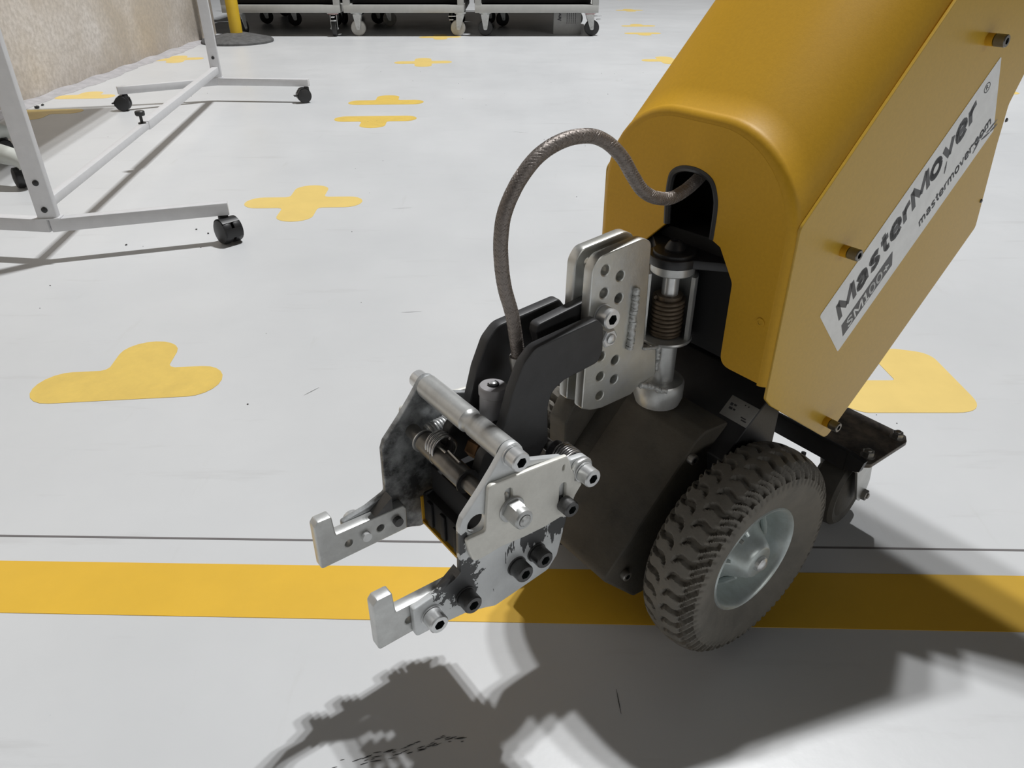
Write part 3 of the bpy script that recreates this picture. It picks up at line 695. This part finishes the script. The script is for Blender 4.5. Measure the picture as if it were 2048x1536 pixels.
hook = [(-.3690, .1700), (-.3690, .2180), (-.3655, .2222), (-.3525, .2222), (-.3510, .2010), (-.2845, .2008), (-.2815, .1960), (-.2825, .1722)]
for uo, hs in ((-.0815, 1), (-.1885, 1)):
    hl = [circ(-.3406, .1850, .0036, 14), circ(-.3090, .1862, .0036, 14), circ(-.3247, .1858, .0031, 14), circ(-.2926, .1868, .0031, 14)]
    g = G(); plate_u(g, rpoly(hook, [.003, .004, .002, .002, .001, .002, .003, .002]), uo, .0108, hl, bev=.0012); g.build('hook', M['zinc'], HD, 30)
for v, w, m in ((-.3247, .1866, 'bolt'), (-.2926, .1872, 'boltd'), (-.2404, .1900, 'boltd'), (-.2194, .1938, 'boltd')):
    socket_bolt(HD, (-.0750, v, w), (1, 0, 0), .0083, .0120, m, washer=.0094, shank=.022)
    socket_bolt(HD, (-.2057, v, w), (-1, 0, 0), .0083, .0120, m, washer=.0094, shank=.022)
    if m == 'bolt' or v < -.28:
        for uu in (-.0923, -.1885):
            g = G(); sgn = 1 if uu < -.1 else -1
            g.lathe([(.0030, -.003), (.0030, .0006), (.0022, .0010), (.0001, .0010)], (uu, v, w-.0005), (sgn, 0, 0), 14); g.build('bolt_end', M['steel'], HD)
# welded gusset on the hook in front of each plate
for u0, u1 in ((-.0862, -.0752), (-.1995, -.1885)):
    g = G(); P = [(-.3130, .2010), (-.2955, .2010), (-.2952, .2150)]
    g.add([(u0, a, b) for a, b in P]+[(u1, a, b) for a, b in P], [(0, 1, 2), (5, 4, 3), (0, 3, 4, 1), (1, 4, 5, 2), (2, 5, 3, 0)]); g.build('gusset', M['boltd'], HD)
cover = [(-.2700, .2925), (-.2582, .2914), (-.2408, .2904), (-.2293, .2897), (-.1927, .2867), (-.1893, .2790), (-.1868, .2700), (-.1745, .2492), (-.1840, .2370), (-.1885, .2194), (-.1968, .2238), (-.2150, .2220), (-.2350, .2225), (-.2586, .2247), (-.2812, .2229), (-.2864, .2259), (-.2895, .2359), (-.2919, .2500), (-.2735, .2490)]
cr = [.005, 0, 0, 0, .002, 0, 0, .002, 0, .002, .002, 0, 0, 0, .003, .002, .002, .003, .003]
cut_ = [slot(-.2535, .2745, -.2500, .2785, .0036), circ(-.2490, .2680, .0028), slot(-.1968, .2480, -.1956, .2587, .0036), circ(-.1940, .2425, .0028), slot(-.1960, .2745, -.1955, .2775, .0011, 5)]
cut_ = [slot(-.2508, .2690, -.2512, .2775, .0036), slot(-.1958, .2440, -.1956, .2565, .0036), slot(-.1960, .2745, -.1955, .2775, .0011, 5)]
for uo, s_ in ((-.0706, 1), (-.2057, -1)):
    g = G(); plate_u(g, rpoly(cover, cr), uo, .0044, cut_, bev=.0014); g.build('cover_plate', M['cover'], HD, 30)
def dome_nut(p, axis):
    g = G(); R = Vector(axis).to_track_quat('Z', 'Y').to_matrix().to_4x4(); R.translation = Vector(p)
    g.lathe([(.0095, 0), (.0098, .0008), (.0092, .0016)], n=28, T=R); g.lathe([(.0082, .0014), (.0082, .0085), (.0074, .0100)], n=6, T=R)
    g.lathe([(.0074, .0090), (.0070, .0135), (.0062, .0145), (.0045, .0145), (.0045, .0120)], n=28, T=R); g.lathe([(.0042, .012), (.0042, .0150), (.0028, .0162), (.0001, .0166)], n=20, T=R)
    g.v = [tuple(Vector(p)+(Vector(q)-Vector(p))*1.22) for q in g.v]
    return g.build('lock_nut', M['zinc'], HD, 30)
dome_nut((-.0706, -.2490, .2600), (1, 0, 0))
hex_bolt(HD, (-.2101, -.2490, .2600), (-1, 0, 0), .008, .006, 'bolt')
socket_bolt(HD, (-.0706, -.1945, .2385), (1, 0, 0), .0075, .0115, 'boltd', shank=.004)
hex_bolt(HD, (-.2101, -.1945, .2385), (-1, 0, 0), .007, .006, 'boltd')
# upper cross tube with its cap screws
TV_, TW_ = -.2455, .3085
g = G(); g.lathe([(.0085, 0), (.0108, 0), (.0108, .066), (.0096, .068), (.0094, .073), (.0102, .075), (.0102, .1178), (.0085, .1178)], (-.1990, TV_, TW_), (1, 0, 0), 32); g.build('cross_tube', M['zinc'], HD, 30)
socket_bolt(HD, (-.0750, TV_, TW_), (1, 0, 0), .0083, .0118, 'bolt', washer=.0094)
socket_bolt(HD, (-.2057, TV_, TW_), (-1, 0, 0), .0083, .0118, 'bolt')
# lower shaft with loose sleeve
SV, SW = -.2640, .2690
g = G(); g.cyl((-.1995, SV, SW), (-.081, SV, SW), .0068, n=24); g.build('cross_shaft', M['shaft'], HD)
g = G(); g.lathe([(.0068, 0), (.0092, 0), (.0092, .024), (.0088, .0245), (.0088, .040), (.0094, .0405), (.0094, .064), (.0085, .066), (.0068, .066)], (-.1780, SV, SW), (1, 0, 0), 28); g.build('shaft_sleeve', M['shaft'], HD, 30)
for uu in (-.1800, -.1105):
    g = G(); g.lathe([(.007, 0), (.0108, 0), (.0108, .0012), (.007, .0012)], (uu, SV, SW), (1, 0, 0), 28); g.build('retaining_ring', M['bolt'] if uu < -.15 else M['black'], HD)
g = G(); g.helix((-.1640, SV+.004, SW+.006), (1, 0, 0), .0112, .0014, 4.2, .0145, 7, 22); g.tube([(-.164, SV+.010, SW+.012), (-.160, SV-.002, SW+.0115), (-.140, SV-.001, SW+.0112)], .0011, 7)
g.build('torsion_spring', M['spring'], HD, 60)
g = G(); g.tube([(-.141, SV+.002, SW+.0112), (-.122, SV+.001, SW+.0110)], .0011, 7); g.build('spring_leg', M['spring'], HD)
# rear rod through the lugs, with spacer and torsion spring
LV, LW = -.1745, .2625
g = G(); g.cyl((-.1995, LV, LW), (-.0815, LV, LW), .0055, n=20); g.build('rear_rod', M['shaft'], HD)
for ua, ub in ((-.1090, -.0900), (-.1950, -.1730)):
    g = G(); g.cyl((ua, LV, LW), (ub, LV, LW), .0095, n=24); g.build('rod_spacer', M['arm'], HD)
g = G(); g.helix((-.0995, LV, LW), (1, 0, 0), .0118, .0010, 6, .0150, 6, 22); g.tube([(-.0850, LV+.006, LW+.010), (-.0835, LV-.002, LW+.0122), (-.0828, LV-.012, LW+.010)], .001, 6); g.build('torsion_spring', M['spring'], HD, 60)
for uo, s_ in ((-.0706, 1), (-.2057, -1)):
    g = G(); plate_u(g, rpoly([(-.1850, .2560), (-.1850, .2745), (-.1640, .2745), (-.1640, .2520), (-.172, .249)], [.003, .009, .010, .009, .002]), uo, .0044, bev=.0012); g.build('lug', M['zinc'], HD, 30)
socket_bolt(HD, (-.0706, LV, LW), (1, 0, 0), .0083, .0118, 'bolt', washer=.0094)
socket_bolt(HD, (-.2101, LV, LW), (-1, 0, 0), .0083, .0118, 'bolt')
# threaded stop on the inside of the far plate, running to the rear
g = G(); g.cyl((-.1880, -.2560, .2700), (-.1880, -.2140, .2745), .0060, n=16); g.helix((-.1880, -.2540, .2702), (0, .042, .0045), .0062, .0012, 13, .039, 6, 18); g.build('threaded_stop', M['bolt'], HD, 60)
# brass latch between the arms
g = G(); g.lathe([(.0092, 0), (.0092, .012), (.0060, .014)], (-.1500, -.2330, .2680), (1, .2, 0), 6); g.lathe([(.0062, .012), (.0062, .026), (.0078, .027), (.0078, .032), (.002, .033)], (-.1500, -.2330, .2680), (1, .2, 0), 10); g.build('brass_latch', M['brass'], HD, 30)
# bottom block with a yellow lower plate
g = G(); g.box((-.1900, -.2640, .1720), (-.0925, -.1900, .2060), .003); g.box((-.186, -.256, .205), (-.0965, -.200, .236), .003)
for k in range(4): g.box((-.178+.022*k, -.2665, .176), (-.170+.022*k, -.2640, .204), .0008)
g.build('bottom_block', M['void'], HD)
g = G(); g.box((-.1900, -.2660, .1690), (-.0925, -.2000, .1722), .0008); g.box((-.1915, -.2655, .172), (-.1895, -.22, .200), .0005); g.build('bottom_plate', M['yellow'], HD)

# ------------------------------------------------------------------ wheeled board stand on the left
ST = empty('board_stand', (-1.10, 2.0, 0))
tag(ST, 'white tubular board stand on four black twin casters, left of the tug', 'board stand')
SO = Vector((-1.10, 2.0, 0))
def rel(p): return Vector(p)-SO
def bar(g, p, q, w, h, bev=.002, up=(0, 0, 1)):
    p = rel(p); q = rel(q); x = (q-p).normalized(); z = Vector(up); y = z.cross(x).normalized(); z = x.cross(y)
    T = Matrix(((x.x, y.x, z.x, p.x), (x.y, y.y, z.y, p.y), (x.z, y.z, z.z, p.z), (0, 0, 0, 1)))
    return g.box((0, -w/2, -h/2), ((q-p).length, w/2, h/2), bev, T)
hb = .066+.015
NJ = (-1.040, 1.636, hb); NR = (-.680, 1.757, hb); NL = (-1.43, 1.690, hb)
FJ = (-1.292, 3.508, hb); FRr = (-.886, 3.477, hb); FL = (-1.635, 3.287, hb)
for J, A_, B_ in ((NJ, NL, NR), (FJ, FL, FRr)):
    g = G(); bar(g, J, B_, .025, .03); bar(g, J, A_, .025, .03); g.build('foot_bar', M['white'], ST, 30)
ca = math.atan2(.252, 1.872)
for J in (NJ, FJ):
    g = G(); T = Matrix.Rotation(ca, 4, 'Z'); T.translation = rel((J[0], J[1], 0))
    g.box((-.021, -.0105, .096), (.021, .0105, 2.0), .003, T); g.box((-.026, -.014, .0955), (.026, .014, .099), .001, T)
    P = g.build('post', M['white'], ST, 30)
    for z in (.118, .178):
        g = G(); g.lathe([(.0065, 0), (.0065, .002), (.004, .0035), (.0005, .0036)], T @ Vector((0, -.0104, z)), T.to_3x3() @ Vector((0, -1, 0)), 16)
        g.build('screw_cap', M['plastic'], P)
mid = tuple(NJ[i]+(FJ[i]-NJ[i])*.42 for i in range(3))
zc = .128
g = G(); bar(g, (mid[0], mid[1], zc), (FJ[0]+.002, FJ[1]-.012, zc), .027, .027); g.build('cross_bar', M['white'], ST, 30)
g = G(); bar(g, (NJ[0], NJ[1]+.012, zc), (mid[0]-.01, mid[1]+.08, zc), .021, .021); g.build('inner_bar', M['white'], ST, 30)
K = rel((mid[0]+.002, mid[1]-.02, zc+.0105))
g = G(); g.lathe([(.012, 0), (.012, .002), (.0045, .004), (.0045, .022), (.013, .023), (.0145, .027), (.0145, .035), (.012, .037)], K, (0, 0, 1), 18); g.build('clamp_knob', M['plastic'], ST)
g = G(); T = Matrix.Rotation(PI/2+ca, 4, 'Z'); T.translation = rel(tuple((NJ[i]+FJ[i])/2 for i in range(2))+(0,))
g.box((-.92, -.008, 1.04), (.92, .008, 1.92), .003, T); g.build('board', M['white'], ST)
def twin_caster(parent, p, rz, r=.030, brake=False):
    C_ = empty('caster', p, rz, parent)
    ox = .014
    for s_ in (-1, 1):
        g = G(); g.lathe([(r*.55, .0035), (r*.97, .0035), (r, .006), (r, .019), (r*.93, .0235), (r*.55, .026), (.001, .0265)], (ox, 0, r), (0, s_, 0), 32); g.build('wheel', M['plastic'], C_, 35)
    g = G(); g.cyl((0, 0, r*1.55), (0, 0, .068), .0065, n=14); g.box((-.012, -.0035, r*.6), (ox+.016, .0035, r*1.85), .003); g.lathe([(.012, r*1.75), (.012, r*2.05), (.008, r*2.2)], (0, 0, 0), n=16)
    g.build('stem', M['plastic'], C_, 35)
    # hood between the discs with its two windows
    g = G(); vs = []; fs = []; rr = r*1.04
    for i in range(13):
        a = math.radians(-20+170*i/12)
        for y in (-.0215, .0215): vs.append((ox+rr*math.cos(a), y, r+rr*math.sin(a)))
    for i in range(12):
        if i in (3, 4): continue
        fs.append((2*i, 2*i+1, 2*i+3, 2*i+2))
    g.add(vs, fs); g.build('fender', M['plastic'], C_, 35)
    if brake:
        g = G(); g.box((ox+r*.8, -.012, r*.95), (ox+r*1.45, .012, r*1.1), .002); g.build('brake_tab', M['plastic'], C_)
    return C_
twin_caster(ST, rel((-.695, 1.752, 0)), math.radians(-42))
twin_caster(ST, rel((-1.615, 3.300, 0)), math.radians(190), brake=True)
twin_caster(ST, rel((-.900, 3.475, 0)), math.radians(205), brake=True)
twin_caster(ST, rel((-1.41, 1.688, 0)), math.radians(150))

# ------------------------------------------------------------------ white star base cut by the left edge
SB = empty('star_base', (-1.70, 2.27, 0))
tag(SB, 'white rounded star base on black casters behind the near stand post', 'star base')
g = G(); g.lathe([(.05, .06), (.055, .09), (.045, .13), (.03, .15), (.03, .42), (.001, .42)], n=24); g.build('column', M['plasticw'], SB)
for a in (-16, 88, 165, 250):
    c, s = math.cos(math.radians(a)), math.sin(math.radians(a))
    g = G(); P = [(.02, .115), (.12, .108), (.22, .095), (.275, .086), (.298, .075), (.306, .064)]
    g.tube([(c*d, s*d, z) for d, z in smooth(P, 4)], [.034-.012*min(1, i/16) for i in range(len(smooth(P, 4)))], 12); g.build('leg', M['plasticw'], SB, 50)
    twin_caster(SB, (c*.285, s*.285, 0), math.radians(a+150), .029)

# ------------------------------------------------------------------ trolleys at the back
def wheel_caster(parent, x, y, z_top, R=.052, kind='swivel', rz=0., wm='wheelk', brake=False, redp=False):
    C_ = empty('caster', (x, y, 0), rz, parent); ox = .0 if kind == 'fixed' else .018
    g = G(); g.lathe([(R*.35, -.016), (R*.9, -.016), (R, -.012), (R, .012), (R*.9, .016), (R*.35, .016)], (ox, 0, R), (0, 1, 0), 32)
    g.lathe([(R*.3, -.0185), (R*.3, .0185)], (ox, 0, R), (0, 1, 0), 16); g.build('wheel', M[wm], C_, 35)
    g = G()
    for s_ in (-1, 1):
        ol = rpoly([(-.030, z_top-.012), (.030, z_top-.012), (ox+.012, R*.75), (ox-.012, R*.75)], [.002, .002, .01, .01])
        me = plate_mesh(ol, [], .003, .0003); g.mesh(me, Matrix.Translation((0, s_*.022, 0)) @ Matrix(((1, 0, 0, 0), (0, 0, -1, 0), (0, 1, 0, 0), (0, 0, 0, 1)))); bpy.data.meshes.remove(me)
        g.cyl((ox, s_*.023, R), (ox, s_*.029, R), .007, n=12)
    g.lathe([(.028, z_top-.014), (.028, z_top-.006)], n=20); g.box((-.04, -.04, z_top-.006), (.04, .04, z_top), .002)
    g.build('fork', M['zinc'], C_, 30)
    if redp: g = G(); g.box((-.034, -.034, z_top-.0095), (.034, .034, z_top-.0065), .001); g.build('swivel_ring', M['red'], C_)
    if brake:
        g = G(); g.box((.03, -.012, z_top-.028), (.085, .012, z_top-.022), .002, Matrix.Rotation(.0, 4, 'Y')); g.box((.05, -.02, z_top-.05), (.08, .02, z_top-.044), .002); g.build('brake_pedal', M['bolt'], C_)
    return C_
def trolley(x0, x1, y0, depth, label, casters, shade=None):
    T_ = empty('trolley', ((x0+x1)/2, y0, 0)); tag(T_, label, 'trolley', 'steel trolleys along the far side')
    w = (x1-x0)/2; b = .045; z0 = .152; h = .05
    g = G()
    g.box((-w, 0, z0), (w, b, z0+h), .003); g.box((-w, depth-b, z0), (w, depth, z0+h), .003)
    g.box((-w, b, z0), (-w+b, depth-b, z0+h), .002); g.box((w-b, b, z0), (w, depth-b, z0+h), .002)
    g.build('base_frame', M['cart'], T_, 30)
    for sx in (-1, 1):
        for yy in (0, depth-b):
            g = G(); x_ = sx*(w-b/2); g.box((x_-b/2, yy, z0+h-.002), (x_+b/2, yy+b, 1.25), .003); g.build('post', M['cart'], T_, 30)
    g = G(); g.box((-w+.01, .02, z0+.03), (w-.01, depth-.01, z0+.04)); g.build('deck', M['cartd'], T_)
    g = G(); g.box((-w+b, .12, z0+h), (w-b, depth-.01, 1.0), .01); g.build('load', M['cartd'], T_)
    g = G(); g.box((-w, 0, 1.2), (w, b, 1.25), .003); g.box((-w, depth-b, 1.2), (w, depth, 1.25), .003); g.build('top_frame', M['cart'], T_, 30)
    for cx, cy, k, rz, wm, br, rd in casters: wheel_caster(T_, cx, cy, z0, .052, k, rz, wm, br, rd)
    return T_
w1 = (2.035-1.205)/2; w2 = (1.182-.337)/2; w3 = (.26+.607)/2
trolley(-2.035, -1.205, 5.85, .80, 'grey steel trolley farthest left, behind the yellow pole', [(-w1+.10, .07, 'swivel', 1.3, 'wheelk', False, False), (w1-.06, .05, 'swivel', -1.45, 'wheelk', True, True), (-w1+.3, .72, 'swivel', .4, 'wheelk', False, False), (w1-.2, .72, 'swivel', .9, 'wheelk', False, False)])
trolley(-1.182, -.337, 5.85, .80, 'grey steel trolley in the middle of the row, on pale front casters', [(-w2+.085, .06, 'fixed', 0, 'wheelw', False, False), (w2-.03, .06, 'swivel', 3.2, 'wheelw', True, False), (-w2+.20, .70, 'swivel', .2, 'wheelw', False, False), (w2-.1, .72, 'swivel', .6, 'wheelk', False, False)])
trolley(-.26, .607, 5.85, .80, 'grey steel trolley farthest right, on black front casters', [(-w3+.07, .06, 'fixed', 0, 'wheelk', False, False), (w3-.055, .06, 'swivel', .05, 'wheelk', True, True), (-w3+.17, .70, 'swivel', .5, 'wheelk', False, False), (w3-.1, .72, 'fixed', 0, 'wheelk', False, False)])
for x0, x1, nm in ((-2.10, -1.25, 'dark grey trolley of the second row, behind the farthest left trolley'), (-1.2, -.36, 'dark grey trolley of the second row, behind the middle trolley'), (-.3, .56, 'dark grey trolley of the second row, behind the farthest right trolley')):
    w = (x1-x0)/2; trolley(x0, x1, 6.655, .8, nm, [(-w+.1, .06, 'swivel', .5, 'wheelk', False, False), (w-.1, .06, 'swivel', 2.2, 'wheelk', False, False), (-w+.1, .7, 'fixed', 0, 'wheelk', False, False), (w-.1, .7, 'fixed', 0, 'wheelk', False, False)])
# printed carton standing on the floor under the right-hand trolley
CT = empty('carton', (.40, 6.02, 0)); tag(CT, 'pale printed carton standing on the floor below the farthest right trolley', 'carton')
g = G(); g.box((-.10, -.03, 0), (.10, .03, .180), .004); g.build('box', M['carton'], CT)
def up_text(txt, w, h, x, z):
    me = lettering(txt, w, h, .2); T = Matrix(((0, -1, 0, x), (0, 0, -1, -.0306), (1, 0, 0, z), (0, 0, 0, 1))); g = G(); g.mesh(me, T); bpy.data.meshes.remove(me); g.build('print', M['ink'], CT)
up_text('Anv', .05, .026, -.045, .09)
for i in range(5): up_text('mnamancomat', .075, .007, .0+.015*i, .07)

# ------------------------------------------------------------------ yellow pole on a round rubber foot
PO = empty('pole_on_foot', (-1.86, 5.56, 0)); tag(PO, 'yellow pole on a round grey rubber foot by the wall corner', 'pole')
g = G(); g.lathe([(.235, 0), (.236, .012), (.225, .022), (.12, .045), (.06, .058), (.001, .058)], n=48); g.build('rubber_foot', M['foot'], PO)
g = G(); g.lathe([(.040, .052), (.040, 1.1), (.03, 1.12), (.001, 1.12)], n=28); g.build('tube', M['pole'], PO)

# ------------------------------------------------------------------ crumbs of grit on the floor
rg = random.Random(9)
g = G()
def grit(x, y, r):
    bm = bmesh.new(); bmesh.ops.create_icosphere(bm, subdivisions=1, radius=r)
    for v in bm.verts: v.co *= rg.uniform(.7, 1.2); v.co.z *= .6
    bm.verts.index_update(); g.add([(v.co.x+x, v.co.y+y, v.co.z+r*.4) for v in bm.verts], [[v.index for v in f.verts] for f in bm.faces]); bm.free()
for x, y, r in ((-.985, 1.985, .0045), (-2.02, 3.34, .012), (-2.03, 3.40, .008), (-.76, 1.80, .003), (-.80, 1.83, .003), (-.93, 1.72, .003)): grit(x, y, r)
for _ in range(60): grit(rg.uniform(-1.6, .7), rg.uniform(.9, 4.5), rg.uniform(.0008, .0018))
o = g.build('floor_grit', M['grit']); o['kind'] = 'stuff'; o['label'] = 'tiny dark crumbs of grit scattered on the grey floor'

g = G()
def streak(x, y, L_, w_, a):
    c, s_ = math.cos(a), math.sin(a); k = len(g.v)
    g.v += [(x+c*px_-s_*py_, y+s_*px_+c*py_, .0004) for px_, py_ in ((-L_/2, -w_*.2), (0, -w_/2), (L_/2, -w_*.2), (L_/2, w_*.2), (0, w_/2), (-L_/2, w_*.2))]; g.f.append(tuple(range(k, k+6))); g.m.append(0)
for _ in range(46): t = rg.random(); streak(-.165+.12*t+rg.uniform(-.01, .01), .402+.030*t+rg.uniform(-.005, .005), rg.uniform(.003, .010), rg.uniform(.0004, .0010), .3+rg.uniform(-.15, .15))
for x, y, L_, a in ((.105, .470, .028, 1.62), (-.30, 2.0, .05, .2), (.03, 2.9, .06, 2.8), (.55, 1.5, .05, .5), (-.2, 1.35, .04, .1), (-.33, 1.05, .03, .9)): streak(x, y, L_, .0008, a)
o = g.build('floor_scuff', M['grit']); o['kind'] = 'stuff'; o['label'] = 'short black rubber scuffs on the grey floor near the coupling'
